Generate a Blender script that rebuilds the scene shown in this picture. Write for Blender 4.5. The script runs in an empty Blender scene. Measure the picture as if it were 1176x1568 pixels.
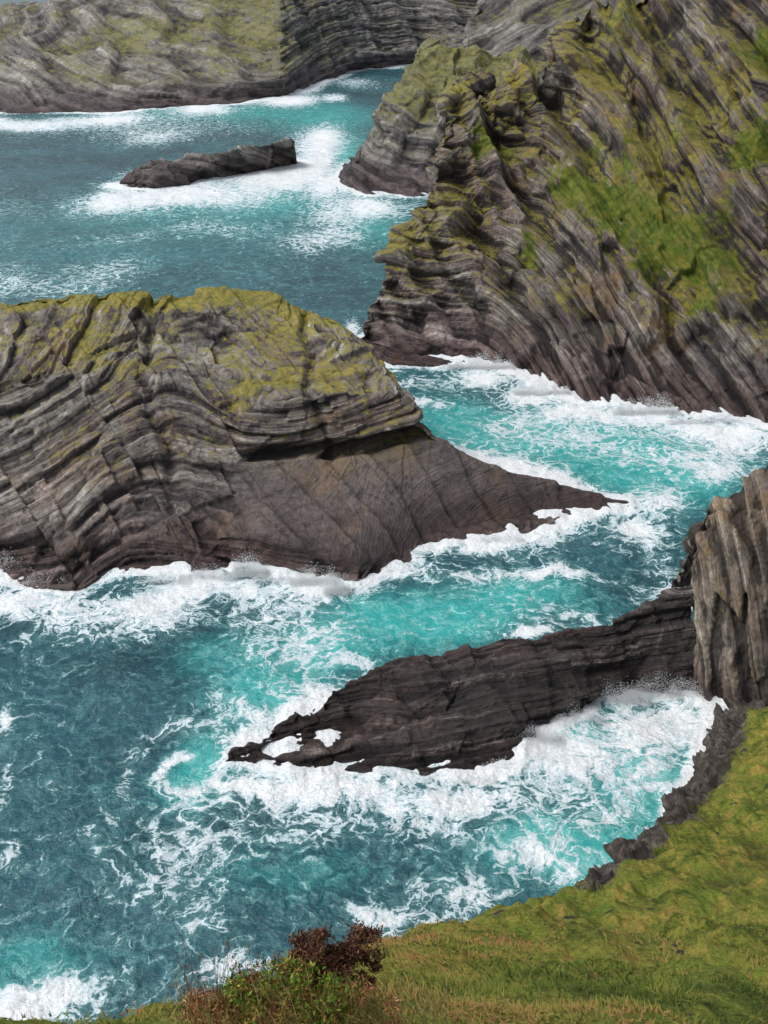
import bpy, math, numpy as np, random
from mathutils import Vector, kdtree
rng=np.random.default_rng(7); random.seed(7)
# ---------------------------------------------------------------- camera facts (eye 100 m above the sea)
H=100.0; PITCH=28.0; F=1681.0
c28,s28=math.cos(math.radians(PITCH)),math.sin(math.radians(PITCH))
def PT(px,py,Y=None,z=None):
    """surveyed point: bearing + distance north (Y) or height (z) -> world xyz"""
    u=(px-588)/F; v=(784-py)/F
    dy=c28+v*s28; dz=-s28+v*c28
    if Y is None:
        t=((0.0 if z is None else z)-H)/dz
    else: t=Y/dy
    return (u*t,dy*t,H+dz*t)
def row(*pts): return [PT(p[0],p[1],Y=p[2]) for p in pts]
def zrow(*pts): return [PT(p[0],p[1],z=(p[2] if len(p)>2 else 0)) for p in pts]
# ---------------------------------------------------------------- numpy noise
def h3(i,j,k):
    i=i.astype(np.int64);j=j.astype(np.int64);k=k.astype(np.int64)
    n=(i*73856093)^(j*19349663)^(k*83492791)
    n=(n^(n>>13))&0x7fffffff
    n=(n*1274126177+ (n>>5)*912931)&0x7fffffff
    n=(n^(n>>15))*2246822519&0x7fffffff
    n=n^(n>>11)
    return (n&0xfffff)/1048575.0
def vn(x,y,z):
    xi,yi,zi=np.floor(x),np.floor(y),np.floor(z)
    fx,fy,fz=x-xi,y-yi,z-zi
    fx=fx*fx*(3-2*fx);fy=fy*fy*(3-2*fy);fz=fz*fz*(3-2*fz)
    def L(a,b,t):return a+(b-a)*t
    return L(L(L(h3(xi,yi,zi),h3(xi+1,yi,zi),fx),L(h3(xi,yi+1,zi),h3(xi+1,yi+1,zi),fx),fy),
             L(L(h3(xi,yi,zi+1),h3(xi+1,yi,zi+1),fx),L(h3(xi,yi+1,zi+1),h3(xi+1,yi+1,zi+1),fx),fy),fz)
def fbm(P,s,o=4,g=.5,off=0.):
    x,y,z=P[...,0]/s+off,P[...,1]/s+off*1.7,P[...,2]/s+off*.6
    a=1.;r=0;t=0
    for _ in range(o):
        r=r+a*vn(x,y,z);t+=a;a*=g;x=x*2.03+11.3;y=y*2.03+5.1;z=z*2.03+3.7
    return r/t-.5
def facets(a,b,c,seed):
    """cellular blocks, each with its own tilted plane -> angular broken faces"""
    ai,bi,ci=np.floor(a),np.floor(b),np.floor(c);best=np.full(a.shape,9.);out=np.zeros(a.shape)
    for da in (-1,0,1):
        for db in (-1,0,1):
            for dc in (-1,0,1):
                i,j,k=ai+da,bi+db,ci+dc
                h=h3(i,j,k+seed);h2=(h*4096)%1;h3_=(h*262144*1.37)%1
                x=a-i-h;y=b-j-h2;z=c-k-h3_;d=x*x+y*y+z*z
                m=d<best;best=np.where(m,d,best)
                q=(h*64)%1;q2=(h*931.7)%1;q3=(h*7717.3)%1
                out=np.where(m,(q-.5)*1.0+(q2-.5)*2.2*x+(q3-.5)*2.2*y+(((q+q2)%1)-.5)*2.2*z,out)
    return out
def sm(x,a,b):
    t=np.clip((x-a)/(b-a),0,1);return t*t*(3-2*t)
def blur(A,n=1):
    for _ in range(n):
        B=A.copy();B[1:-1]=(A[:-2]+2*A[1:-1]+A[2:])/4
        A=B.copy();A[:,1:-1]=(B[:,:-2]+2*B[:,1:-1]+B[:,2:])/4
    return A
def box(A,r):
    for ax in (0,1):
        p=np.pad(A,[(r+1,r) if k==ax else (0,0) for k in (0,1)],mode='edge');c=np.cumsum(p,axis=ax)
        n=A.shape[ax]
        A=(np.take(c,np.arange(2*r+1,2*r+1+n),axis=ax)-np.take(c,np.arange(0,n),axis=ax))/(2*r+1)
    return A
def loft(ctrl,nu,nv,bl=3):
    C=np.array(ctrl,float);R,K,_=C.shape
    lu=np.maximum(np.linalg.norm(C[:,1:]-C[:,:-1],axis=2).mean(0),.5);cu=np.r_[0,np.cumsum(lu)]
    lv=np.maximum(np.linalg.norm(C[1:]-C[:-1],axis=2).mean(1),.5);cv=np.r_[0,np.cumsum(lv)]
    U=np.linspace(0,cu[-1],nu);V=np.linspace(0,cv[-1],nv)
    ru=np.interp(U,cu,np.arange(K));rv=np.interp(V,cv,np.arange(R))
    A=np.empty((R,nu,3))
    for r in range(R):
        for a in range(3):A[r,:,a]=np.interp(ru,np.arange(K),C[r,:,a])
    i=np.clip(rv.astype(int),0,R-2);f=(rv-i)[:,None,None]
    G=A[i]*(1-f)+A[i+1]*f
    return blur(G,bl),np.broadcast_to(ru[None,:],(nv,nu)),np.broadcast_to(rv[:,None],(nv,nu))
def normals(G):
    du=np.gradient(G,axis=1);dv=np.gradient(G,axis=0)
    n=np.cross(du,dv);return n/(np.linalg.norm(n,axis=2,keepdims=True)+1e-9)
def grid_mesh(name,G,attrs,mat,smooth=False,flip=False):
    nv,nu=G.shape[:2]
    me=bpy.data.meshes.new(name)
    a=(np.arange(nv-1)[:,None]*nu+np.arange(nu-1)[None,:]).ravel()
    q=np.stack([a,a+1,a+nu+1,a+nu],1)
    if flip:q=q[:,::-1]
    me.vertices.add(nv*nu);me.vertices.foreach_set('co',G.reshape(-1).astype(np.float32))
    me.loops.add(q.size);me.loops.foreach_set('vertex_index',q.ravel().astype(np.int32))
    me.polygons.add(len(q));me.polygons.foreach_set('loop_start',(np.arange(len(q))*4).astype(np.int32))
    me.polygons.foreach_set('loop_total',np.full(len(q),4,np.int32))
    me.polygons.foreach_set('use_smooth',np.full(len(q),smooth))
    me.update(calc_edges=True)
    for k,v in attrs.items():
        if v.ndim==3:
            at=me.attributes.new(k,'FLOAT_VECTOR','POINT');at.data.foreach_set('vector',v.reshape(-1).astype(np.float32))
        else:
            at=me.attributes.new(k,'FLOAT','POINT');at.data.foreach_set('value',np.ascontiguousarray(v).reshape(-1).astype(np.float32))
    me.materials.append(mat)
    ob=bpy.data.objects.new(name,me);bpy.context.scene.collection.objects.link(ob);return ob
def tri_mesh(name,V,T,col,mat):
    me=bpy.data.meshes.new(name)
    me.vertices.add(len(V));me.vertices.foreach_set('co',V.reshape(-1).astype(np.float32))
    me.loops.add(T.size);me.loops.foreach_set('vertex_index',T.ravel().astype(np.int32))
    me.polygons.add(len(T));me.polygons.foreach_set('loop_start',(np.arange(len(T))*T.shape[1]).astype(np.int32))
    me.polygons.foreach_set('loop_total',np.full(len(T),T.shape[1],np.int32))
    me.update(calc_edges=True)
    if col is not None:
        at=me.attributes.new('col','FLOAT_VECTOR','POINT');at.data.foreach_set('vector',col.reshape(-1).astype(np.float32))
    me.materials.append(mat)
    ob=bpy.data.objects.new(name,me);bpy.context.scene.collection.objects.link(ob);return ob
# ---------------------------------------------------------------- shader helper
class G_:
    def __init__(s,name):
        s.m=bpy.data.materials.new(name);s.m.use_nodes=True;s.nt=s.m.node_tree
        for n in list(s.nt.nodes):s.nt.nodes.remove(n)
        s.out=s.nt.nodes.new('ShaderNodeOutputMaterial')
    def put(s,inp,v):
        if hasattr(v,'is_output'):s.nt.links.new(v,inp)
        else:
            if inp.type=='RGBA' and len(v)==3:v=(*v,1)
            inp.default_value=v
    def n(s,t,props=None,ins=None,o=0):
        nd=s.nt.nodes.new(t)
        for k,v in (props or {}).items():setattr(nd,k,v)
        for k,v in (ins or {}).items():s.put(nd.inputs[k],v)
        return nd.outputs[o]
    def m_(s,op,a,b=0.,c=0.,cl=False):
        return s.n('ShaderNodeMath',{'operation':op,'use_clamp':cl},{0:a,1:b,2:c})
    def add(s,a,b):return s.m_('ADD',a,b)
    def mul(s,a,b):return s.m_('MULTIPLY',a,b)
    def sub(s,a,b):return s.m_('SUBTRACT',a,b)
    def mix(s,f,a,b,bl='MIX'):
        return s.n('ShaderNodeMix',{'data_type':'RGBA','blend_type':bl},{0:f,6:a,7:b},2)
    def smo(s,x,a,b,lo=0.,hi=1.):
        return s.n('ShaderNodeMapRange',{'interpolation_type':'SMOOTHSTEP'},{0:x,1:a,2:b,3:lo,4:hi})
    def noise(s,v,sc,d=4,r=.55,dist=0.,o=0):
        return s.n('ShaderNodeTexNoise',{},{'Vector':v,'Scale':sc,'Detail':float(d),'Roughness':r,'Distortion':dist},o)
    def vm(s,op,a,b):return s.n('ShaderNodeVectorMath',{'operation':op},{0:a,1:b})
    def at(s,nm,vec=False):
        return s.n('ShaderNodeAttribute',{'attribute_name':nm},{},1 if vec else 2)
    def ramp(s,f,stops):
        nd=s.nt.nodes.new('ShaderNodeValToRGB');e=nd.color_ramp.elements
        while len(e)<len(stops):e.new(.5)
        for k,(p,c) in enumerate(stops):e[k].position=p;e[k].color=(*c,1)
        s.put(nd.inputs[0],f);return nd.outputs[0]
    def fin(s,col,rough,nrm=None,spec=.5,**kw):
        ins={'Base Color':col,'Roughness':rough,'Specular IOR Level':spec}
        if nrm is not None:ins['Normal']=nrm
        ins.update(kw)
        b=s.n('ShaderNodeBsdfPrincipled',{},ins);s.nt.links.new(b,s.out.inputs[0]);return s.m
def rock_mat(name,pal,tint,lich=(.40,.33,.045),wet_h=5.,bscale=1.,lich_bias=0.,slabcol=(.12,.085,.07),bump=.5,rust=.0,zl=(8.,16.),cavd=.75,crackw=.022,spw=1.):
    g=G_(name);pos=g.n('ShaderNodeNewGeometry');nz=g.n('ShaderNodeSeparateXYZ',{},{0:g.n('ShaderNodeNewGeometry',{},{},1)},2)
    z=g.n('ShaderNodeSeparateXYZ',{},{0:pos},2)
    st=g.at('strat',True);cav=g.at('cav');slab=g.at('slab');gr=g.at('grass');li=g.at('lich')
    b1=g.noise(g.vm('MULTIPLY',st,(.75*bscale,.02*bscale,.02*bscale)),1.,4,.72)
    b2=g.noise(g.vm('MULTIPLY',st,(4.2*bscale,.16*bscale,.16*bscale)),1.,4,.68)
    sp=g.noise(pos,.8*bscale,6,.74);big=g.noise(pos,.06*bscale,4,.62)
    bb=g.add(g.mul(b1,.58),g.add(g.mul(b2,.28),g.mul(sp,.14)))
    c=g.ramp(bb,[(.40,pal[0]),(.45,pal[1]),(.50,pal[2]),(.55,pal[3]),(.61,pal[4])])
    c=g.mix(g.smo(big,.42,.6,0,.75),c,g.mix(1.,c,tint,'MULTIPLY'))
    c=g.mix(1.,c,g.ramp(sp,[(.28,(.6,.6,.6)),(.5,(1,1,1)),(.72,(1.35,1.33,1.3))]),'MULTIPLY')
    slc=g.mix(g.smo(g.add(g.mul(sp,.6),g.mul(big,.4)),.40,.60),slabcol,tuple(min(1,x*2.1) for x in slabcol))
    c=g.mix(g.mul(slab,.88),c,slc)
    if rust>0:
        rn=g.noise(g.vm('ADD',pos,(37.,11.,5.)),.09*bscale,6,.7)
        c=g.mix(g.smo(rn,.53,.66,0,rust),c,(.30,.18,.08))
    c=g.mix(g.smo(cav,-.1,-1.1,0,cavd),c,(.02,.018,.02))  # hollows darkened in the colour: painted occlusion shade along with crevice dirt
    c=g.mix(g.smo(cav,.25,1.2,0,.4),c,g.mix(1.,c,(1.5,1.5,1.5),'MULTIPLY'))  # raised rock lightened in the colour by the same relief mask
    wv=g.vm('ADD',g.vm('MULTIPLY',st,(.7*bscale,.3*bscale,.3*bscale)),g.mul(b1,2.))
    cr=g.n('ShaderNodeTexVoronoi',{'feature':'DISTANCE_TO_EDGE'},{'Vector':wv,'Scale':.8})
    crk=g.smo(cr,0.,.035,1.,0.)
    cr2=g.n('ShaderNodeTexVoronoi',{'feature':'DISTANCE_TO_EDGE'},{'Vector':g.vm('ADD',g.vm('MULTIPLY',pos,(1.,.22,.22)),g.mul(sp,.7)),'Scale':.26*bscale})
    crk=g.m_('MAXIMUM',g.mul(crk,g.m_('SUBTRACT',.5,g.mul(slab,.4))),g.mul(g.mul(g.smo(cr2,0.,crackw,1.,0.),g.smo(big,.38,.55)),g.m_('MULTIPLY_ADD',slab,.7,.05)))
    c=g.mix(crk,c,(.02,.017,.018))
    ln=g.noise(pos,.5*bscale,6,.78)
    lm=g.add(g.add(g.mul(ln,1.3),g.add(g.mul(big,.7),g.mul(b1,.35))),g.add(g.mul(nz,.30),g.mul(li,.55)))
    lm=g.mul(g.smo(g.add(lm,lich_bias-.28),1.18,1.40),g.smo(z,zl[0],zl[1]))
    lc=g.mix(g.smo(sp,.38,.62),lich,(lich[0]*.42,lich[1]*.52,lich[2]*.8))
    c=g.mix(g.mul(lm,.8),c,lc)
    gn=g.smo(g.add(gr,g.mul(g.sub(g.noise(pos,.28,6,.75),.5),2.0)),.40,.60)
    gc=g.ramp(ln,[(.3,(.05,.09,.014)),(.48,(.13,.18,.02)),(.58,(.24,.24,.035)),(.7,(.27,.14,.035))])
    c=g.mix(gn,c,gc)
    wz=g.add(z,g.mul(g.sub(big,.5),wet_h*2.2))
    wet=g.smo(wz,wet_h*.25,wet_h*1.25,1.,0.)
    c=g.mix(g.mul(wet,.85),c,g.mix(1.,c,(.42,.32,.33),'MULTIPLY'))
    rough=g.m_('SUBTRACT',.85,g.mul(wet,.45))
    hgt=g.add(g.mul(b2,1.2),g.mul(sp,.9))
    bp=g.n('ShaderNodeBump',{},{'Strength':bump,'Distance':1./bscale,'Height':hgt})
    return g.fin(c,rough,bp,.35)
# ---------------------------------------------------------------- rock builder
shore=[]
def back(rows,steps):
    r=rows[-1]
    for dy,fr in steps:
        rows.append([(p[0],p[1]+dy,p[2]*(1-fr)-6*fr) for p in r])
    return rows
def front(rows,d=(0,-3,-6)):
    return [[(p[0]+d[0],p[1]+d[1],p[2]+d[2]) for p in rows[0]]]+rows
def wrap(rows,off,dz=0.):
    return [[(r[0][0]+off[0],r[0][1]+off[1],r[0][2]+dz)]+list(r) for r in rows]
def rock(name,rows,nu,nv,sfun,mat,amp=1.,scale=1.,slabf=None,lichf=None,grass=(),lichb=(),bl=3,extra=None,bigamp=.45,quiet=None,blk=.9,tilt=1.2,fac=1.,fault=1.6):
    G,ru,rv=loft(rows,nu,nv,bl)
    N=blur(normals(G),6);N/=np.linalg.norm(N,axis=2,keepdims=True)+1e-9
    w=fbm(G,30*scale,2)*2.6*scale+fbm(G,5*scale,3,off=9)*.25*scale
    t=G[...,0]*.86+G[...,1]*.5+fbm(G,9*scale,3,off=4)*1.2*scale;r=-G[...,0]*.5+G[...,1]*.86+fbm(G,9*scale,3,off=14)*1.2*scale
    s0=sfun(G)+w
    # small faults shift the beds
    ft_=np.floor((t+s0*.35)/(19*scale));s=s0+(h3(ft_,ft_*0+5,ft_*0+9)-.5)*fault*scale
    slab=np.zeros(s.shape) if slabf is None else slabf(G,ru,rv)
    D=np.zeros(s.shape);gv=np.zeros(s.shape)
    for n_,(h,wd,a) in enumerate(((4.6,11.,1.45),(1.7,6.,.9),(.66,3.,.45),(.3,1.4,.18))):
        h*=scale;wd*=scale;a*=scale
        i=np.floor(s/h);f=s/h-i
        hi=h3(i,i*0+3+n_,i*0+5);tj=t/wd+hi*9;rk_=r/wd+hi*5
        j=np.floor(tj);k=np.floor(rk_);ft=tj-j;fr=rk_-k
        hb=h3(i,j,k+7*n_)
        d=a*((hi-.5)*1.9+(hb-.5)*.9-(f-.5)*.5+(ft-.5)*(h3(i,j,k+31)-.5)*tilt+(fr-.5)*(h3(i,j,k+57)-.5)*tilt)
        e=np.minimum(f,1-f)*h/(.12*scale*(1+.4*(2-n_)));gr_=np.exp(-e*e)*(h3(i,i*0,i*0+n_)>.3)
        D+=d-gr_*a*.3
        if n_<2:gv=np.maximum(gv,gr_*(1. if n_==0 else .75))
    sl=1-.96*slab
    fc_=facets(s/(7.5*scale),t/(13*scale),r/(13*scale),3)*2.2*scale+facets(s/(2.0*scale),t/(5.5*scale),r/(5.5*scale),17)*.5*scale
    big=fbm(G,17*scale,4,off=2)*6.5*scale*amp*bigamp
    qn=1. if quiet is None else quiet(G,ru,rv)
    tot=D*amp*blk*sl+(big+fc_*amp*fac)*(1-.85*slab)*qn+fbm(G,1.6*scale,3,off=5)*.25*scale*(1-.6*slab)
    if extra is not None:tot=tot+extra(G,ru,rv)
    tot=blur(tot,1)
    cav=(tot-box(tot,9))/(1.0*scale*max(amp,.4))-gv*.65*sl+(tot-box(tot,30))/(3.2*scale*max(amp,.4))  # relief mask for painted occlusion shade, plus the dark bedding joints
    P=G+N*tot[...,None]
    lich=np.zeros(s.shape) if lichf is None else lichf(G,ru,rv)
    gr=np.zeros(s.shape)
    for px,py,Y,rad,st in grass:
        c=np.array(PT(px,py,Y));gr=np.maximum(gr,st*np.exp(-((np.linalg.norm(G-c,axis=2)/rad)**2)))
    for px,py,Y,rad,st in lichb:
        c=np.array(PT(px,py,Y));lich=np.maximum(lich,st*np.exp(-((np.linalg.norm(G-c,axis=2)/rad)**2)))
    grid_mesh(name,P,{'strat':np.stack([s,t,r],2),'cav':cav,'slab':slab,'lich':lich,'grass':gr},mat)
    m=np.abs(P[...,2])<.7
    shore.append(P[m][::3])
    return P
pal_mid=[(.05,.043,.045),(.135,.117,.109),(.22,.197,.175),(.33,.305,.27),(.60,.57,.54)]
pal_hd=[(.046,.039,.043),(.13,.112,.105),(.22,.192,.172),(.33,.295,.25),(.58,.55,.50)]
pal_dk=[(.014,.0125,.0125),(.034,.029,.028),(.062,.053,.049),(.095,.081,.073),(.27,.25,.23)]
pal_far=[(.085,.08,.082),(.155,.143,.137),(.235,.22,.20),(.32,.305,.27),(.46,.44,.41)]  # paler, lower contrast: distance haze painted into the far rock colour
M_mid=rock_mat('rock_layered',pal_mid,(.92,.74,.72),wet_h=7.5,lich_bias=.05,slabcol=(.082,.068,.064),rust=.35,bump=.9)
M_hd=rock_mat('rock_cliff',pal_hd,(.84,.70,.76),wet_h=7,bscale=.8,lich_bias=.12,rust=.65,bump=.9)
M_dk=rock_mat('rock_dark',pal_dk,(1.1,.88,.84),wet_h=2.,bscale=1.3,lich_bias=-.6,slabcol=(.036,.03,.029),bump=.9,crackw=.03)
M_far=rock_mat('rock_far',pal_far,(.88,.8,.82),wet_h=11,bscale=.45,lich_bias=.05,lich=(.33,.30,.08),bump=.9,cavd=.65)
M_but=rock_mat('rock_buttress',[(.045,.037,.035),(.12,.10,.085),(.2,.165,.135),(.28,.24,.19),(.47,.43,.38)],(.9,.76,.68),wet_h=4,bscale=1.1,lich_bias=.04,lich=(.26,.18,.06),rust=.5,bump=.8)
# --- layered rock promontory in the middle left
R=[zrow((-500,860),(-250,862),(0,872),(110,905),(200,880),(300,868),(390,862),(480,880),(550,900),(640,852),(690,836),(740,822),(850,797),(962,777)),
 row((-500,800,170),(-250,815,170),(0,825,170),(110,845,165),(200,830,169),(300,825,170),(390,815,171),(480,838,167),(550,858,164),(645,824,177),(695,812,180),(745,802,183),(852,786,188),(963,775.5,190)),
 row((-500,720,180),(-250,735,180),(0,740,180),(110,740,180),(200,740,180),(300,750,180),(390,765,180),(480,768,180),(560,772,179),(650,762,184),(700,762,186),(750,762,187.5),(855,766,190),(964,774.5,190.6)),
 row((-500,640,190),(-250,650,190),(0,655,190),(110,660,190),(200,670,189),(300,690,188),(385,705,188),(480,700,190),(560,692,192),(642,668,195),(675,676,193.5),(744,714,192),(856,744,191.5),(966,773.5,191)),
 row((-500,560,200),(-250,570,200),(0,575,200),(110,570,201),(200,580,201),(300,605,198),(362,632,192),(450,615,192),(530,602,193),(616,606,196),(664,670,196),(744,716,195),(856,746,193),(966,774,191.5)),
 row((-500,520,210),(-250,525,210),(0,530,210),(110,530,210),(200,530,210),(300,545,208),(350,568,206),(440,580,203),(520,580,202),(578,560,205),(664,681,199),(744,720,197),(856,750,194),(966,776,192)),
 row((-500,490,220),(-250,490,220),(0,490,220),(110,485,220),(200,485,220),(300,490,220),(365,500,219),(430,505,217),(495,515,214),(552,523,214),(660,684,202),(744,724,199),(856,754,195),(966,778,192)),
 row((-500,470,229),(-250,462,229),(0,455,229),(110,447,230),(200,441,230),(300,446,230),(365,440,231),(412,441,231),(462,466,228),(506,480,225),(655,690,205),(744,730,201),(856,760,196),(966,782,192.5))]
R=back(front(R),[(9,.25),(20,1.)])
def saw(f,p=.7):
    f=f%1;return np.where(f<p,f/p,(1-f)/(1-p))
def mid_s(G):
    x,y,z=G[...,0],G[...,1],G[...,2]
    fold=3.8*np.sin((x+30)/13.)*np.exp(-((x+38)/28.)**2)
    return z*.94-.10*x+fold-.22*(y-190)
def mid_slab(G,ru,rv):
    m=sm(ru,5.3,6.2)*(1-sm(rv,3.92,4.05));m=m*sm(rv,1.3,1.9)
    return np.maximum(m,sm(ru,9.3,10.3)*sm(rv,.9,1.3)*.93)
def mid_lich(G,ru,rv):
    return np.maximum(sm(rv,7.1,8.0)*1.1,sm(rv,4.8,6.8)*.18)*(1-sm(ru,9.2,9.8))
def mid_extra(G,ru,rv):
    m=sm(ru,5.6,6.2)*(1-sm(ru,9.0,9.5));x,y,z=G[...,0],G[...,1],G[...,2]
    gul=-1.4*np.exp(-(((x+12+ (z-15)*.35+fbm(G,8,3)*5)/.9)**2))*sm(z,8,14)*(rv<8)-1.4*np.exp(-(((x+42+(z-15)*.5+fbm(G,8,3,off=8)*6)/1.1)**2))*sm(z,5,12)
    sl=mid_slab(G,ru,rv)
    jn=saw((x*.8+y*.6+fbm(G,9,3)*3)/7.5,.88)*.6+saw((x*.35-y*.9+fbm(G,9,3,off=6)*3)/5.,.85)*.4
    return m*(-3.0*np.exp(-((rv-4.12)/.12)**2)+1.5*sm(rv,4.2,4.35)*(1-sm(rv,5.0,5.2))+1.2*sm(rv,5.9,6.)*(1-sm(rv,6.8,7.)))+gul+sl*jn
rock('layered_rock_promontory',R,980,560,mid_s,M_mid,amp=.85,slabf=mid_slab,lichf=mid_lich,bl=2,bigamp=.28,fac=.6,
  quiet=lambda G,ru,rv:1-.45*sm(ru,5.5,6.5),
  lichb=[(380,600,203,4,.65),(430,590,202,4,.7),(500,580,202,4,.5),(355,540,210,4,.4),(150,520,212,10,.32),(480,490,224,6,.6)],extra=mid_extra)
# --- big right headland
R=[zrow((552,541),(600,558),(680,555),(735,550),(800,573),(860,604),(930,618),(1000,627),(1080,634),(1176,648),(1420,690),(1800,760)),
 row((549,500,283),(598,495,284),(670,490,284),(735,495,283),(800,515,275),(865,540,262),(935,560,254),(1005,570,250),(1085,575,246),(1176,585,240),(1420,620,224),(1800,690,205)),
 row((588,425,290),(625,425,290),(680,430,291),(740,435,290),(805,445,284),(870,465,270),(940,480,262),(1010,490,258),(1085,495,254),(1176,500,247),(1420,530,232),(1800,590,212)),
 row((592,378,298),(640,370,298),(690,365,300),(745,365,300),(810,370,296),(875,385,282),(945,400,274),(1015,405,270),(1090,410,264),(1176,410,256),(1420,430,242),(1800,470,222)),
 row((628,330,306),(655,305,306),(700,290,310),(760,290,310),(820,295,308),(880,310,296),(950,320,288),(1020,320,284),(1095,320,276),(1176,310,268),(1420,320,254),(1800,340,235)),
 row((655,262,314),(675,245,314),(715,225,318),(770,225,318),(828,230,320),(885,240,312),(955,240,304),(1025,235,298),(1100,225,288),(1176,210,280),(1420,200,266),(1800,200,245)),
 row((678,205,320),(685,190,322),(722,178,325),(778,175,325),(835,175,328),(890,165,324),(960,155,316),(1030,150,310),(1105,135,300),(1176,120,290),(1420,100,280),(1800,80,260)),
 row((682,165,326),(692,152,328),(727,142,330),(785,140,331),(838,122,336),(882,92,334),(955,80,328),(1030,75,322),(1110,60,312),(1176,45,302),(1420,0,290),(1800,-40,270)),
 row((700,142,334),(715,136,336),(740,130,336),(795,122,338),(848,98,342),(872,14,345),(945,-8,342),(1030,-35,338),(1110,-60,330),(1176,-90,322),(1420,-160,305),(1800,-220,290))]
R=back(front(R),[(12,.1),(45,1.)]);R=wrap(R,(14,34))
def hd_s(G):
    x,y,z=G[...,0],G[...,1],G[...,2]
    th=np.radians(8+44*sm(x,18,66)+8*sm(z,25,60)*sm(x,10,60))
    return z*np.cos(th)+(x-20)*np.sin(th)
def hd_extra(G,ru,rv):
    x,y,z=G[...,0],G[...,1],G[...,2]
    q=z*.5+x*.86+fbm(G,20,3,off=31)*12
    m=sm(z,1,16)*sm(x,8,30)
    c=np.array(PT(975,340,286));calm=1-.7*np.exp(-((np.linalg.norm((G-c)*np.array([.8,1,1.1]),axis=2)/19)**4))
    rib=(saw(q/17.,.74)-.5)*8.5*m+(saw(q/6.3+.3,.68)-.5)*2.2*sm(z,0,10)
    q2=z*.86-x*.5+fbm(G,15,3,off=77)*9     # counter-dipping joints break the ribs into blocks
    return (rib+(saw(q2/13.,.3)-.5)*3.4*sm(z,4,16))*calm
rock('headland_cliff',R,860,680,hd_s,M_hd,amp=.85,scale=1.25,extra=hd_extra,bigamp=.3,fac=.75,
  grass=[(850,262,305,7,.85),(890,290,298,9,.95),(935,310,290,9,1.),(985,345,284,10,1.),(1040,375,275,11,1.),(1085,405,268,9,.95),(1000,395,276,9,.9),(940,350,284,7,.8),(1150,215,283,8,.85),(815,395,292,6,.7),(745,222,318,6,.8),(1170,70,300,8,.8),(770,230,318,5,.7),(960,240,300,8,.68),(1080,460,258,7,.68),(1040,210,295,7,.68),(900,215,310,7,.68),(950,50,335,8,.6),(1120,320,275,6,.6)],
  lichb=[(930,60,335,16,.55),(1020,200,300,14,.48),(720,160,328,10,.55),(1080,440,262,10,.5),(610,385,298,7,.55),(880,200,315,12,.5),(1000,290,290,14,.45),(800,150,332,9,.45),(680,320,305,10,.35),(1120,150,300,14,.4)])
# --- yellow-topped stack behind
R=[zrow((516,279),(560,297),(620,302),(700,295),(850,290)),
 row((530,254,505),(570,264,492),(625,260,492),(700,250,495),(850,250,500)),
 row((546,234,514),(580,236,500),(630,225,498),(700,215,500),(850,215,505)),
 row((566,206,525),(590,195,510),(640,185,508),(700,180,512),(850,180,515)),
 row((575,160,535),(605,150,525),(650,140,520),(700,140,520),(850,140,525)),
 row((602,130,545),(625,110,540),(660,105,535),(710,105,535),(850,110,540)),
 row((640,80,555),(660,72,555),(690,68,552),(735,75,550),(850,95,550))]
R=back(front(R),[(10,.1),(50,1.)]);R=wrap(R,(10,50))
rock('sea_stack',R,300,270,lambda G:G[...,2]*.92+G[...,0]*.25,M_far,amp=.8,scale=1.5,bigamp=.3,fac=.8,lichf=lambda G,ru,rv:.72*sm(G[...,2],18,40),
  extra=lambda G,ru,rv:(saw((G[...,0]*.8-G[...,2]*.5+fbm(G,20,3)*16)/16.,.7)-.5)*4*sm(G[...,2],2,15))
# --- cliff between stack and headland
R=[row((708,140,600),(780,140,600),(860,140,600),(1000,140,600)),row((712,90,612),(780,90,610),(860,90,608),(1000,90,605)),
   row((716,45,630),(780,45,625),(860,40,620),(1000,40,620)),row((728,0,655),(780,-5,650),(860,-10,645),(1000,-10,640)),row((745,-50,690),(800,-60,690),(870,-70,690),(1000,-80,690))]
R=[[(p[0],p[1]-12,-5) for p in R[0]]]+R
R=back(R,[(60,1.)]);R=wrap(R,(25,60))
rock('inlet_cliff',R,160,160,lambda G:G[...,2]*.9-G[...,0]*.4,M_far,amp=.8,scale=1.7,fac=.7)
# --- low rock awash in the outer bay
R=[zrow((178,283),(230,290),(290,282),(350,268),(400,262),(454,252)),
 zrow((190,272,3),(235,272,5),(295,265,5),(350,253,5),(400,247,5),(453,238,5)),
 zrow((208,258,6),(250,243,9),(320,236,10),(355,229,12),(400,224,12),(449,211,14)),]
R=back(front(R),[(10,.3),(22,1.)])
rock('low_sea_rock',R,260,110,lambda G:G[...,2]*.8+G[...,0]*.15+.3*G[...,1],M_far,amp=.6,scale=1.1)
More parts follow.
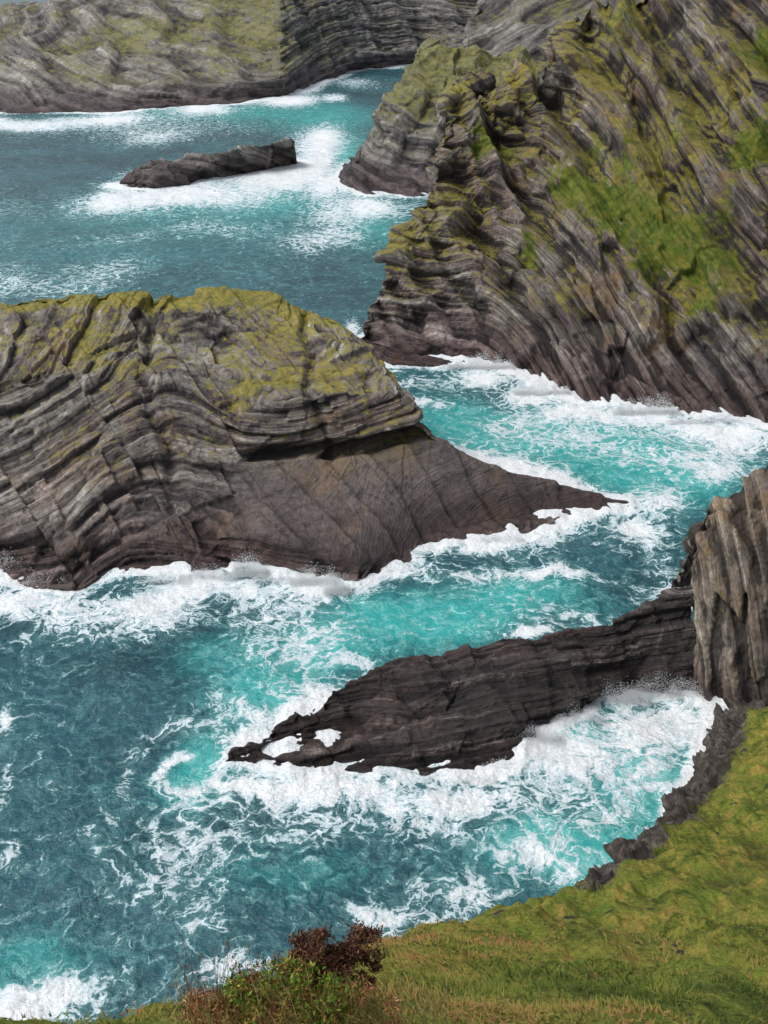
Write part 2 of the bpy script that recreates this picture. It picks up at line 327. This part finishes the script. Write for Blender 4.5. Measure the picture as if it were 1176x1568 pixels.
# --- distant cliffs
R=[zrow((-500,172),(-300,172),(0,174),(90,172),(180,172),(270,162),(350,160),(430,148),(490,125),(540,108),(640,97),(760,92),(900,90)),
 row((-500,140,740),(-300,140,740),(0,142,735),(90,140,735),(180,138,738),(270,132,750),(350,128,760),(430,122,780),(490,103,870),(540,90,925),(640,78,985),(760,75,1010),(900,75,1010)),
 row((-500,100,780),(-300,100,780),(0,98,780),(90,97,775),(180,95,775),(270,92,790),(350,88,800),(430,80,815),(490,75,885),(540,66,940),(640,58,1000),(760,55,1025),(900,55,1025)),
 row((-500,60,830),(-300,60,830),(0,56,830),(90,52,825),(180,50,825),(270,45,835),(350,40,845),(430,35,850),(490,45,900),(540,38,955),(640,30,1015),(760,28,1040),(900,28,1040)),
 row((-500,40,900),(-300,40,900),(0,18,900),(80,8,890),(180,-10,890),(270,-20,890),(350,-30,900),(430,-30,900),(490,0,930),(540,-5,985),(640,-12,1040),(760,-12,1060),(900,-15,1060)),
 row((-500,38,960),(-300,38,960),(0,17,960),(80,5,960),(180,-35,980),(270,-45,980),(350,-55,980),(430,-55,980),(490,-45,990),(540,-50,1040),(640,-55,1090),(760,-55,1100),(900,-60,1100))]
R=back(front(R,(0,-5,-6)),[(60,1.)])
rock('distant_cliff',R,700,290,lambda G:G[...,2]*.9+G[...,0]*.16-.10*(G[...,1]-750),M_far,amp=.75,scale=1.8,bigamp=.2,fac=.3,
  lichb=[(380,40,850,45,.3),(220,50,830,35,.25)],extra=lambda G,ru,rv:(saw((G[...,0]*.9+G[...,2]*.4+fbm(G,40,3)*40)/38.,.75)-.5)*4.*sm(G[...,2],0,20))
# --- dark rock ledge (lower spur)
R=[zrow((343,1168),(400,1163),(450,1186),(540,1176),(620,1191),(700,1182),(775,1166),(830,1118),(900,1088),(960,1056),(1075,1062)),
 zrow((345,1166,.2),(402,1159,.2),(455,1166,1.4),(540,1142,1.8),(620,1152,2),(700,1142,2),(780,1124,2.3),(835,1092,2.5),(905,1066,2.5),(965,1036,2.5),(1075,1030,3)),
 zrow((348,1163,.3),(408,1148,-.5),(470,1143,-.5),(530,1118,.6),(630,1110,3.2),(710,1095,4),(790,1070,5),(850,1050,5),(915,1030,5),(970,1005,5.5),(1070,1000,6)),
 zrow((350,1160,.6),(415,1135,.9),(480,1108,1.7),(555,1075,2.6),(640,1060,5),(720,1040,6.5),(800,1020,7.5),(860,1005,8),(920,990,8.5),(975,970,9),(1060,950,10)),
 zrow((350,1157,.6),(410,1122,1.4),(470,1088,2.4),(560,1030,4.5),(610,1004,6),(700,998,7.5),(770,976,9),(850,970,9.5),(935,955,10.5),(1005,925,12),(1060,890,15))]
R=back(front(R,(0,-1.5,-4)),[(2.5,.3),(6,1.)])
def led_s(G):return G[...,2]*.62+(-.26*G[...,0]+.965*G[...,1])*.34
rock('dark_rock_ledge',R,720,300,led_s,M_dk,amp=.8,scale=.6,bigamp=.22,fac=.45,
  slabf=lambda G,ru,rv:.6*sm(rv,1.9,2.5)*(1-sm(rv,4.3,4.7))*sm(ru,2.6,3.6)*sm(fbm(G,9,3,off=19),-.2,.1),
  extra=lambda G,ru,rv:(saw((G[...,0]*.9+G[...,1]*.4+fbm(G,6,3)*4)/6.5,.85)-.5)*.45+(saw((-.26*G[...,0]+.965*G[...,1]+fbm(G,9,3)*2.)/3.3,.8)-.5)*.8)
# --- near cliff buttress on the right
R=[zrow((1060,1047),(1080,1075),(1112,1078),(1180,1092),(1330,1135),(1700,1200)),
 row((1050,985,135),(1075,985,131),(1110,990,129),(1180,1000,126),(1350,1020,118),(1750,1050,100)),
 row((1052,910,137),(1075,905,134),(1112,905,132),(1185,910,129),(1370,930,121),(1800,950,100)),
 row((1047,862,139),(1070,850,136.5),(1115,840,134),(1190,835,132),(1390,840,125),(1850,850,100)),
 row((1056,834,141),(1080,800,139),(1120,780,137),(1200,765,135),(1400,740,128),(1880,720,104)),
 row((1090,772,143),(1108,757,142),(1142,733,141),(1185,700,140),(1400,580,136),(1900,450,115))]
R=back(front(R),[(8,.45),(20,1.)]);R=wrap(R,(9,9),-9.)
def but_extra(G,ru,rv):
    q=G[...,0]*.9+G[...,2]*.28+fbm(G,8,3,off=3)*6
    return (saw(q/4.8,.75)-.5)*1.2+(saw(q/1.7,.6)-.5)*.3
rock('cliff_buttress',R,400,380,lambda G:G[...,0]*.93+G[...,2]*.3-G[...,1]*.2,M_but,amp=.6,scale=.7,extra=but_extra,bigamp=.7,
  lichb=[(1080,950,132,4,.45),(1150,900,130,5,.35)])
# ---------------------------------------------------------------- grassy clifftop in the foreground
r1=zrow((-300,1640,88),(0,1566,85),(180,1540,82),(350,1508,78),(470,1460,72),(580,1438,66),(660,1412,60),(730,1388,54),(820,1374,46),(905,1350,38),(960,1300,31),(1030,1245,23),(1080,1190,15),(1112,1130,7),(1114,1086,2),(1165,1082,3))
r2=row((-300,1690,8),(0,1610,9),(180,1575,11),(350,1535,15),(480,1485,20),(590,1460,24),(675,1434,29),(750,1414,34),(835,1400,41),(925,1378,48),(990,1342,56),(1060,1290,66),(1105,1235,78),(1145,1170,90),(1185,1095,104),(1260,1075,112))
r3=row((-300,1750,6),(0,1690,6),(190,1635,8),(370,1575,11),(500,1530,14.5),(610,1502,17.5),(700,1480,21),(790,1460,26),(880,1440,32),(980,1420,38),(1060,1390,45),(1140,1340,54),(1200,1290,64),(1260,1220,76),(1320,1130,90),(1390,1085,100))
r4=row((-300,1850,4),(0,1800,4),(200,1720,5),(400,1650,7),(540,1600,9),(680,1580,10.5),(800,1570,12),(920,1560,14),(1050,1540,17),(1176,1500,22),(1280,1450,29),(1380,1380,38),(1480,1300,50),(1560,1220,62),(1650,1130,75),(1750,1050,88))
r5=[(p[0]*1.02+.5,p[1]*.3-2,min(98.0,p[2]+.6*p[1]*.7+3)) for p in r4]
r6=[(p[0]*1.3,-25+p[1]*.2,max(99.0,p[2]+12)) for p in r5]
ra=[(p[0]-max(1.5,p[2]*.12),p[1]+max(1.5,p[2]*.16),p[2]*.45) for p in r1]
rb=[(p[0]-max(2,p[2]*.2),p[1]+max(2,p[2]*.26),-5) for p in r1]
ctrl=[rb,ra,r1,r2,r3,r4,r5,r6]
Gf,ru,rv=loft(ctrl,780,640,5)
Nf=-blur(normals(Gf),4)
dist=np.linalg.norm(Gf-np.array([0,0,100.]),axis=2)
Ti=fbm(Gf,8.,4,off=1)*3.4+np.maximum(fbm(Gf*np.array([1,.7,.7]),2.4,4,off=8),-.1)*2.0+fbm(Gf,.5,2,off=18)*.2-.4
wedge=np.clip((dist-8)/32,.07,1.25)
rk=(1-sm(rv,2.25,2.9)*1.)*sm(ru,8.3,9.4)
rk=np.maximum(rk,1-sm(rv,1.7,2.05))
sfr=Gf[...,2]*.5+Gf[...,0]*.6
rkd=facets(sfr/2.,Gf[...,1]/3.5,Gf[...,0]/3.5,5)*1.5+facets(sfr/.9,Gf[...,1]/1.3,Gf[...,0]/1.3,9)*.5+fbm(Gf,4,4)*4.
Pf=Gf+Nf*((Ti*(1-rk)*wedge)+rkd*rk*.8*np.clip(dist/60,.1,1))[...,None]
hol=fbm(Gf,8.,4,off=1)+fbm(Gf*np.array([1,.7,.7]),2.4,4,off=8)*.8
g=G_('clifftop_turf');pos=g.n('ShaderNodeNewGeometry')
n1=g.noise(g.vm('MULTIPLY',pos,(1.,.6,.6)),.8,7,.74);n2=g.noise(pos,.16,5,.68);n3=g.noise(pos,4.,4,.7)
c=g.ramp(g.add(g.mul(n1,.6),g.mul(n2,.4)),[(.38,(.045,.065,.013)),(.45,(.115,.14,.02)),(.50,(.20,.20,.034)),(.555,(.30,.22,.05)),(.63,(.33,.16,.05))])
c=g.mix(g.smo(n2,.49,.58,0,.7),c,(.105,.165,.02))
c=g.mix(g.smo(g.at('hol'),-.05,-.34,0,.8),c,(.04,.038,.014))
c=g.mix(1.,c,g.ramp(n3,[(.3,(.55,.55,.55)),(.6,(1.25,1.25,1.25))]),'MULTIPLY')
sr=g.noise(g.vm('ADD',pos,(9.,3.,1.)),.45,4,.6)
c=g.mix(g.smo(sr,.65,.68),c,(.05,.042,.038))
rkf=g.smo(g.add(g.at('rk'),g.mul(g.sub(n1,.5),2.6)),.42,.60)
rc=g.ramp(g.noise(g.vm('MULTIPLY',pos,(1,1,2.5)),.6,7,.7),[(.3,(.02,.017,.016)),(.48,(.065,.054,.047)),(.6,(.14,.12,.10)),(.75,(.27,.24,.21))])
c=g.mix(rkf,c,rc)
bp=g.n('ShaderNodeBump',{},{'Strength':.9,'Distance':.4,'Height':g.add(n1,g.mul(n3,.4))})
M_turf=g.fin(c,.9,bp,.2)
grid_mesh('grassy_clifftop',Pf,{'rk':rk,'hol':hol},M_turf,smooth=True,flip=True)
m=np.abs(Pf[...,2])<.7;shore.append(Pf[m][::3])
def leafmat(nm,rough=.7):
    g=G_(nm);c=g.at('col',True);g.fin(c,rough,None,.2);return g.m
M_leaf=leafmat('leaf_blades')
area=np.linalg.norm(np.cross(np.gradient(Pf,axis=0),np.gradient(Pf,axis=1)),axis=2)
tus=sm(fbm(Gf,1.4,3,off=44)+fbm(Gf,6,3,off=45),-.12,.25)
wgt=area*(rk<.35)*(dist<60)*(Pf[...,1]>2)*(1/(dist+3)**1.7)*(rv>2.02)*(.1+tus)*(hol>-.2)
nb=130000
idx=rng.choice(wgt.size,nb,p=(wgt/wgt.sum()).ravel())
base=Pf.reshape(-1,3)[idx]+rng.normal(0,.06,(nb,3))*np.array([1,1,0]);nn=Nf.reshape(-1,3)[idx];dd=dist.ravel()[idx]
clump=fbm(base,.7,3,off=3)
L=(.05+.12*rng.random(nb))*(1+2.*np.clip(clump,-.4,.5))*np.clip(dd/20,.6,1.5)
W=.006+.0008*dd
a=rng.random(nb)*6.28;tw=np.stack([np.cos(a),np.sin(a),np.zeros(nb)],1)
fl=np.stack([fbm(base,2.,2,off=61),fbm(base,2.,2,off=62),np.zeros(nb)],1)*3
lean=np.array([-.35,.4,-.35])+fl+rng.normal(0,.5,(nb,3));tipd=nn*.45+lean*.8;tipd/=np.linalg.norm(tipd,axis=1,keepdims=True)
V=np.stack([base-tw*W[:,None],base+tw*W[:,None],base+tipd*L[:,None]+nn*.02],1).reshape(-1,3)
cn=fbm(base,6.,4,off=12)*1.6+fbm(base,1.,3,off=22)*.9+rng.normal(0,.09,nb)-.02
pal=np.array([[.055,.085,.014],[.125,.165,.022],[.22,.22,.04],[.32,.23,.06],[.34,.17,.07]])
q=np.clip((cn+.38)/.76,0,.999)*4;qi=q.astype(int);qf=(q-qi)[:,None];col=pal[qi]*(1-qf)+pal[np.minimum(qi+1,4)]*qf
col=np.repeat(col[:,None],3,1);col[:,:2]*=.7;tri_mesh('grass',V,np.arange(nb*3).reshape(-1,3),col.reshape(-1,3),M_leaf)
# ---------------------------------------------------------------- near mound with heather, herbs and seed heads
th=np.linspace(0,2*math.pi,160);rr=np.linspace(0,1,60)
mc=np.array(PT(490,1625,8.2))
RR,TH=np.meshgrid(rr,th,indexing='ij')
X=mc[0]+RR*np.cos(TH)*1.9;Y=mc[1]+RR*np.sin(TH)*1.5
Z=mc[2]+.75*(1-RR**2)-2.3*RR**3
Gm=np.stack([X,Y,Z],2);Gm[...,2]+=fbm(Gm,.6,4)*.45*(1-RR*.3)
Gm[:,-1]=Gm[:,0]
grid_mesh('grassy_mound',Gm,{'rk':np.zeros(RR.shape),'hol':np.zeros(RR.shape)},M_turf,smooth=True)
D=np.array
def leaves(name,cs,n,size,cols,up=.3,elong=2.2,hole=-.05):
    VV=[];CC=[]
    for (c,r,k) in cs:
        m=int(n*k);d=rng.normal(0,1,(m,3));d/=np.linalg.norm(d,axis=1,keepdims=True)
        rad=r*(.25+.9*rng.random(m));p=np.array(c)+d*rad[:,None]
        keep=fbm(p,r*.3,3,off=5)>hole;p=p[keep];d=d[keep];m=len(p)
        ax=d*.5+rng.normal(0,.7,(m,3))+np.array([0,0,up]);ax/=np.linalg.norm(ax,axis=1,keepdims=True)
        sd=np.cross(ax,rng.normal(0,1,(m,3)));sd/=np.linalg.norm(sd,axis=1,keepdims=True)
        s=size*(.5+1.*rng.random(m))[:,None]
        VV.append(np.stack([p,p+sd*s*.5+ax*s*elong*.5,p+ax*s*elong,p-sd*s*.5+ax*s*elong*.5],1).reshape(-1,3))
        cc=np.array(cols)[rng.integers(0,len(cols),m)]*(.5+1.*rng.random((m,1)));CC.append(np.repeat(cc[:,None],4,1).reshape(-1,3))
    V=np.concatenate(VV);return tri_mesh(name,V,np.arange(len(V)).reshape(-1,4),np.concatenate(CC),M_leaf)
hc=[]
for k in range(60):
    px=random.uniform(432,582);top=1415+abs(px-540)*.28+random.choice([0,0,12,22]);py=random.uniform(top,top+72)
    hc.append((PT(px,py,random.uniform(7.8,8.3)),random.uniform(.05,.13),1))
leaves('dry_heather_shrub',hc,480,.014,[(.06,.024,.017),(.11,.045,.027),(.03,.014,.012),(.22,.11,.06),(.15,.065,.035)],elong=3.,hole=-.02)
hb=[]
for k in range(60):
    px=random.uniform(350,560);top=1478+abs(px-430)*.22
    hb.append((PT(px,random.uniform(top,1580),random.uniform(7.2,8.0)),random.uniform(.07,.15),1))
leaves('leafy_herbs',hb,150,.018,[(.09,.20,.02),(.15,.28,.03),(.20,.27,.03),(.30,.14,.04),(.07,.13,.02),(.28,.24,.05)],up=.9,elong=3.)
hr=[]
for k in range(50):
    px=random.choice([random.uniform(290,420),random.uniform(400,620)]);top=1492+abs(px-440)*.2
    hr.append((PT(px,random.uniform(top,1575),random.uniform(7.2,8.0)),random.uniform(.06,.14),1))
leaves('red_bracken',hr,190,.015,[(.26,.09,.04),(.34,.15,.06),(.17,.06,.03),(.34,.22,.09)],up=.6,elong=3.2)
VV=[];CC=[]
def quad(b,t,w,c0,bend=0):
    s=D([w,w*.3,0.]);VV.append(np.stack([b-s,b+s,t+s*.3,t-s*.3]));CC.append(np.tile(c0,(4,1)))
for k in range(1300):     # long dry grass bents
    px=random.uniform(270,690);py=random.uniform(1525,1600);Yk=random.uniform(6.8,8.2);b=D(PT(px,py,Yk))
    h_=random.uniform(.10,.34);ln=D([random.gauss(0,.12),random.gauss(0,.08),0])
    m_=b+ln*.4+D([0,0,h_*.6]);t=b+ln*1.3+D([0,0,h_])
    cc_=D(random.choice([(.36,.26,.11),(.26,.21,.06),(.33,.17,.07),(.15,.18,.03),(.42,.33,.18)]))*random.uniform(.6,1.2)
    quad(b,m_,.0035,cc_);quad(m_,t,.0022,cc_)
V=np.concatenate(VV);tri_mesh('dry_grass_bents',V,np.arange(len(V)).reshape(-1,4),np.concatenate(CC),M_leaf)
VV=[];CC=[]
for k in range(90):
    px=random.uniform(280,430) if k<62 else random.uniform(420,600);py=random.uniform(1495,1560)
    b=D(PT(px,py,random.uniform(7.0,8.4)));hgt=random.uniform(.2,.6)*(1.15 if px<420 else .7)
    t=b+D([random.uniform(-.14,.14),random.uniform(-.1,.1),hgt]);quad(b,t,.003,D([.2,.1,.05]))
    for j in range(12):
        p=b+(t-b)*random.uniform(.72,1.03)+D([random.gauss(0,.012) for _ in range(3)])
        s=random.uniform(.005,.011);a=random.random()*6
        VV.append(np.stack([p+D([math.cos(a)*s,math.sin(a)*s,0]),p+D([0,0,s*1.4]),p-D([math.cos(a)*s,math.sin(a)*s,0]),p-D([0,0,s])]));CC.append(np.tile(D([.34,.13,.08])*random.uniform(.5,1.5),(4,1)))
V=np.concatenate(VV);tri_mesh('sorrel_stalks',V,np.arange(len(V)).reshape(-1,4),np.concatenate(CC),M_leaf)
# ---------------------------------------------------------------- sea
Yr=np.r_[np.linspace(-300,55,12),np.exp(np.linspace(math.log(60),math.log(1150),900)),np.exp(np.linspace(math.log(1200),math.log(30000),30))]
us=np.r_[-np.exp(np.linspace(math.log(12),math.log(.62),14)),np.linspace(-.6,.6,740),np.exp(np.linspace(math.log(.62),math.log(12),14))]
YY,UU=np.meshgrid(Yr,us,indexing='ij')
XX=UU*np.maximum(np.abs(YY),60);S=np.stack([XX,YY,np.zeros_like(XX)],2)
kp=np.concatenate(shore);kp=kp[::max(1,len(kp)//50000)]
kd=kdtree.KDTree(len(kp))
for i,p in enumerate(kp):kd.insert((p[0],p[1],0),i)
kd.balance()
sub=S[::3,::3];ds=np.array([kd.find((p[0],p[1],0))[2] for p in sub.reshape(-1,3)]).reshape(sub.shape[:2])
ii=np.arange(S.shape[0])/3.;jj=np.arange(S.shape[1])/3.
tmp=np.stack([np.interp(ii,np.arange(ds.shape[0]),ds[:,k]) for k in range(ds.shape[1])],1)
sd=np.stack([np.interp(jj,np.arange(ds.shape[1]),tmp[k]) for k in range(tmp.shape[0])],0)
sc=np.clip(YY/150,.5,6)
Wp=S.copy();Wp[...,0]+=fbm(S/sc[...,None],14,4,off=3)*15*sc;Wp[...,1]+=fbm(S/sc[...,None],14,4,off=13)*18*sc
def blobs(lst):
    A=np.zeros(XX.shape)
    for px,py,w,h,s in lst:
        c=PT(px,py);a=abs(PT(px+w,py)[0]-c[0]);b=(PT(px,py-h)[1]-PT(px,py+h)[1])/2
        e=((Wp[...,0]-c[0])/a)**2+((Wp[...,1]-c[1])/b)**2
        A=1-(1-A)*(1-s*np.exp(-e*1.1))
    return A
foamb=[(250,300,130,22,1.),(130,302,50,16,.85),(400,270,70,20,1.),(490,215,55,24,1.),(480,250,40,22,.9),(500,285,45,24,.8),(590,312,60,16,.95),(520,330,70,20,.55),(460,370,60,18,.42),(540,360,60,18,.42),(130,405,80,20,.42),(50,430,90,16,.38),(300,350,90,14,.3),(150,360,90,12,.25),
(290,167,45,11,1.),(420,152,60,10,1.),(20,185,60,10,1.),(130,180,80,9,.9),(220,212,60,12,.5),(210,195,150,18,.35),(560,125,60,10,.45),(520,150,30,6,.7),(650,262,20,12,.9),(555,505,15,20,.8),
(640,575,40,12,.6),(735,566,45,16,1.),(640,606,40,8,.9),(820,600,45,15,1.),(900,632,70,15,.95),(990,622,50,17,1.),(1080,648,80,17,1.),(1145,665,60,24,1.),(780,645,50,20,.36),(900,670,100,25,.38),(1050,690,110,24,.46),(1110,715,60,20,.72),(1000,755,60,24,.76),(975,810,55,24,.6),(1010,860,45,26,.38),
(860,875,55,10,.85),(730,870,70,10,.5),(740,823,70,12,.95),(620,862,45,14,.9),(1000,900,45,20,.45),(830,966,45,8,.9),(900,940,80,14,.36),(960,790,35,14,.9),
(40,905,80,24,1.),(190,915,100,28,1.),(300,895,80,24,1.),(480,895,90,22,1.),(400,935,70,24,.48),(210,945,100,22,.48),
(500,965,110,28,.38),(420,1000,90,35,.40),(550,1012,50,12,.8),(480,1058,65,16,.8),(400,1098,55,18,.8),(310,1090,70,42,.34),(360,1205,65,26,.85),(440,1205,80,20,1.),(570,1205,100,22,1.),(240,1240,60,50,.44),(230,1320,50,50,.42),(320,1290,60,60,.40),(480,1255,110,38,.40),(700,1212,90,22,.9),(640,1245,90,22,.44),(860,1150,90,38,.95),(975,1105,90,42,1.),(1060,1090,45,42,.8),(1000,1180,70,44,.5),(900,1230,100,44,.44),(850,1310,80,34,.44),(600,1395,70,22,.85),(700,1350,80,28,.46),(90,1505,110,32,.9),(20,1530,70,32,.95),(330,1480,60,22,.75),(290,1400,70,50,.38),(18,1085,18,24,.8),(0,1200,14,60,.4),(8,1290,12,20,.6),(480,1140,50,10,1.)]
turqb=[(880,665,200,50,1.),(690,640,80,45,.9),(1020,710,150,55,1.),(650,935,150,42,1.),(500,985,120,50,.9),(800,905,120,40,.8),(400,1060,100,60,.75),(880,1290,140,55,1.),(1000,1190,100,70,1.),(285,1175,80,60,.8),(500,180,120,25,.7),(540,240,90,40,.8),(600,340,80,40,.5),(300,1000,90,40,.4),(50,1450,150,60,.5),(300,170,250,18,.65),(350,300,200,35,.6),(860,1120,150,60,.7),(450,1330,200,60,.35),(200,350,400,110,.28)]
D_=blobs(foamb);T_=blobs(turqb)
nz1=fbm(S/sc[...,None],9,4,off=40)+.5
# eddy off the tip of the ledge
ec=PT(285,1172);ex=S[...,0]-ec[0]+fbm(S,5,3,off=81)*3;ey=(S[...,1]-ec[1])*.75+fbm(S,5,3,off=82)*3
er=np.hypot(ex,ey);ea=np.arctan2(ey,ex)
ed=(.5+.5*np.cos(er*1.15-ea*1.0))**1.6*np.exp(-(er/8.)**4)*.75*sm(er,0,2.)
kk=(1.2+5.*nz1**2)*np.clip(YY/170,.6,2.6)
shore_f=np.exp(-(sd/kk)**1.4)
D_=np.maximum(np.maximum(D_*(.64+.55*nz1),ed),shore_f*(.4+1.0*nz1))
D_=np.clip(D_+.13+.28*fbm(S/sc[...,None],22,4,off=50),0,1.02)
swell=.5*np.sin((S[...,1]*.8+S[...,0]*.5)/7.+fbm(S,30,3)*9)*.45+fbm(S,6,4,off=60)*1.3+fbm(S,1.7,3,off=61)*.4
zz=swell*np.clip(3-YY/900,.2,1)+D_*np.clip(fbm(S/sc[...,None],4.,4,off=70)+.25,0,1)*1.3*shore_f+.45*D_*fbm(S,1.4,3,off=71)
S[...,2]=np.where((YY>55)&(YY<1200),zz,0)
g=G_('sea_water');pos=g.n('ShaderNodeNewGeometry');Da=g.at('foam');Ta=g.at('turq')
flat=g.vm('MULTIPLY',pos,(1,1,.0))
w1=g.vm('MULTIPLY',g.vm('SUBTRACT',g.noise(flat,.10,3,.55,0,1),(.5,.5,.5)),(15,15,0))
w2=g.vm('MULTIPLY',g.vm('SUBTRACT',g.noise(flat,.5,4,.6,0,1),(.5,.5,.5)),(4.,4.,0))
wv=g.vm('ADD',flat,g.vm('ADD',w1,w2))
e1=g.n('ShaderNodeTexVoronoi',{'feature':'DISTANCE_TO_EDGE'},{'Vector':wv,'Scale':.30})
e2=g.n('ShaderNodeTexVoronoi',{'feature':'DISTANCE_TO_EDGE'},{'Vector':wv,'Scale':.95})
l1=g.smo(e1,0.,.24,1.,0.);l2=g.smo(e2,0.,.30,1.,0.)
nf=g.noise(wv,.45,7,.7);nf2=g.noise(flat,2.4,4,.7)
val=g.add(g.add(g.mul(l1,.28),g.mul(l2,.26)),g.add(g.mul(g.smo(nf,.28,.72),.42),g.mul(nf2,.18)))
thr=g.m_('MULTIPLY_ADD',Da,-1.0,1.02)
dlt=g.sub(val,thr)
foam=g.smo(dlt,-.03,.16);milk=g.smo(dlt,-.42,.10)
deepn=g.noise(flat,.03,4,.6)
deep=g.mix(g.smo(deepn,.35,.65),(.012,.056,.075),(.024,.105,.13))
cw=g.mix(g.smo(g.add(Ta,g.mul(g.sub(nf,.5),.8)),.05,.9),deep,(.035,.38,.36))
cw=g.mix(g.mul(milk,g.m_('MULTIPLY_ADD',Ta,.45,.2)),cw,(.26,.60,.57))
fc=g.mix(g.smo(dlt,.0,.6),(.50,.64,.67),(.92,.93,.93))
fc=g.mix(1.,fc,g.ramp(nf2,[(.3,(.72,.77,.80)),(.6,(1.03,1.03,1.03))]),'MULTIPLY')
cc=g.mix(foam,cw,fc)
rough=g.m_('MULTIPLY_ADD',foam,.6,.16)
hb=g.add(g.mul(g.noise(flat,.9,5,.68,.4),1.3),g.mul(g.mul(nf2,Da),.7))
bp=g.n('ShaderNodeBump',{},{'Strength':.75,'Distance':.5,'Height':hb})
M_sea=g.fin(cc,rough,bp,.4)
grid_mesh('sea',S,{'foam':D_,'turq':T_},M_sea,smooth=True)
# ---------------------------------------------------------------- spray
g=G_('spray_white');M_sp=g.fin((.9,.92,.93),.6,None,.3)
sp=[]
def plume(px,py,n,w,h):
    c=D(PT(px,py));x=rng.uniform(-w,w,n)
    env=np.clip(1-(x/w)**2,0,1)**.6
    fing=np.clip(.5+1.6*fbm(np.stack([x*1.1,np.zeros(n)+px,np.zeros(n)],1),.9,3),.08,1.4)
    z=h*env*fing*rng.random(n)**1.9
    x=x+z*rng.normal(0,.16,n);sp.append(np.stack([c[0]+x+rng.normal(0,.2,n),c[1]+rng.normal(0,.6,n)-.9,z+.1],1))
for a in [(20,870,4000,5,5.),(70,890,1500,5,2.8),(385,876,6500,3.2,6.5),(320,880,3000,5,3.4),(480,890,6000,4,5.5),(515,903,5500,2.2,6.),(250,888,2500,5,2.5),(430,886,2500,5,3.),
 (820,1128,6500,4,4.2),(880,1102,8000,4,5.),(940,1070,9000,5,5.5),(1000,1058,5500,4,4.5),(1050,1060,4000,3,4.6),(780,1168,2500,4,2.),(700,1190,2500,5,1.6),
 (735,562,6500,9,6.),(830,601,5000,7,4.5),(990,631,6000,8,5.2),(1080,645,3500,9,4.),(760,825,2000,5,2.)]:
    plume(*a)
sp=np.concatenate(sp);n=len(sp);s=(.015+.04*rng.random(n)**2)*np.clip(sp[:,1]/140,.8,1.7)
tt=D([[1,1,1],[1,-1,-1],[-1,1,-1],[-1,-1,1]])*.9
V=(sp[:,None]+tt[None]*s[:,None,None]*(.7+.6*rng.random((n,4,1)))).reshape(-1,3)
T=(np.arange(n)[:,None,None]*4+D([[0,1,2],[0,3,1],[0,2,3],[1,3,2]])[None]).reshape(-1,3).astype(int)
tri_mesh('sea_spray',V,T,None,M_sp)
# ---------------------------------------------------------------- light, sky, camera
sc_=bpy.context.scene
w=bpy.data.worlds.new('World');sc_.world=w;w.use_nodes=True;nt=w.node_tree
bg=nt.nodes['Background'];sky=nt.nodes.new('ShaderNodeTexSky');sky.sky_type='NISHITA';sky.sun_disc=False
EL,AZ=math.radians(54),math.radians(252)
sky.sun_elevation=EL;sky.sun_rotation=AZ;sky.dust_density=3;sky.air_density=1.;sky.altitude=100
hs=nt.nodes.new('ShaderNodeHueSaturation');hs.inputs['Saturation'].default_value=.4
nt.links.new(sky.outputs[0],hs.inputs['Color']);nt.links.new(hs.outputs[0],bg.inputs[0]);bg.inputs[1].default_value=.15
sl=bpy.data.lights.new('sun','SUN');sl.energy=2.0;sl.angle=math.radians(28);sl.color=(1,.985,.965)
so=bpy.data.objects.new('sun',sl);sc_.collection.objects.link(so)
d=Vector((math.sin(AZ)*math.cos(EL),math.cos(AZ)*math.cos(EL),math.sin(EL)));so.rotation_euler=d.to_track_quat('Z','Y').to_euler()
cam=bpy.data.cameras.new('camera');co=bpy.data.objects.new('camera',cam);sc_.collection.objects.link(co)
cam.sensor_fit='VERTICAL';cam.sensor_height=24;cam.lens=12/math.tan(math.radians(25));cam.clip_end=60000;cam.clip_start=.2
co.location=(0,0,H);co.rotation_euler=(math.radians(90-PITCH),0,0);sc_.camera=co
sc_.view_settings.view_transform='Standard';sc_.view_settings.look='None';sc_.view_settings.exposure=0
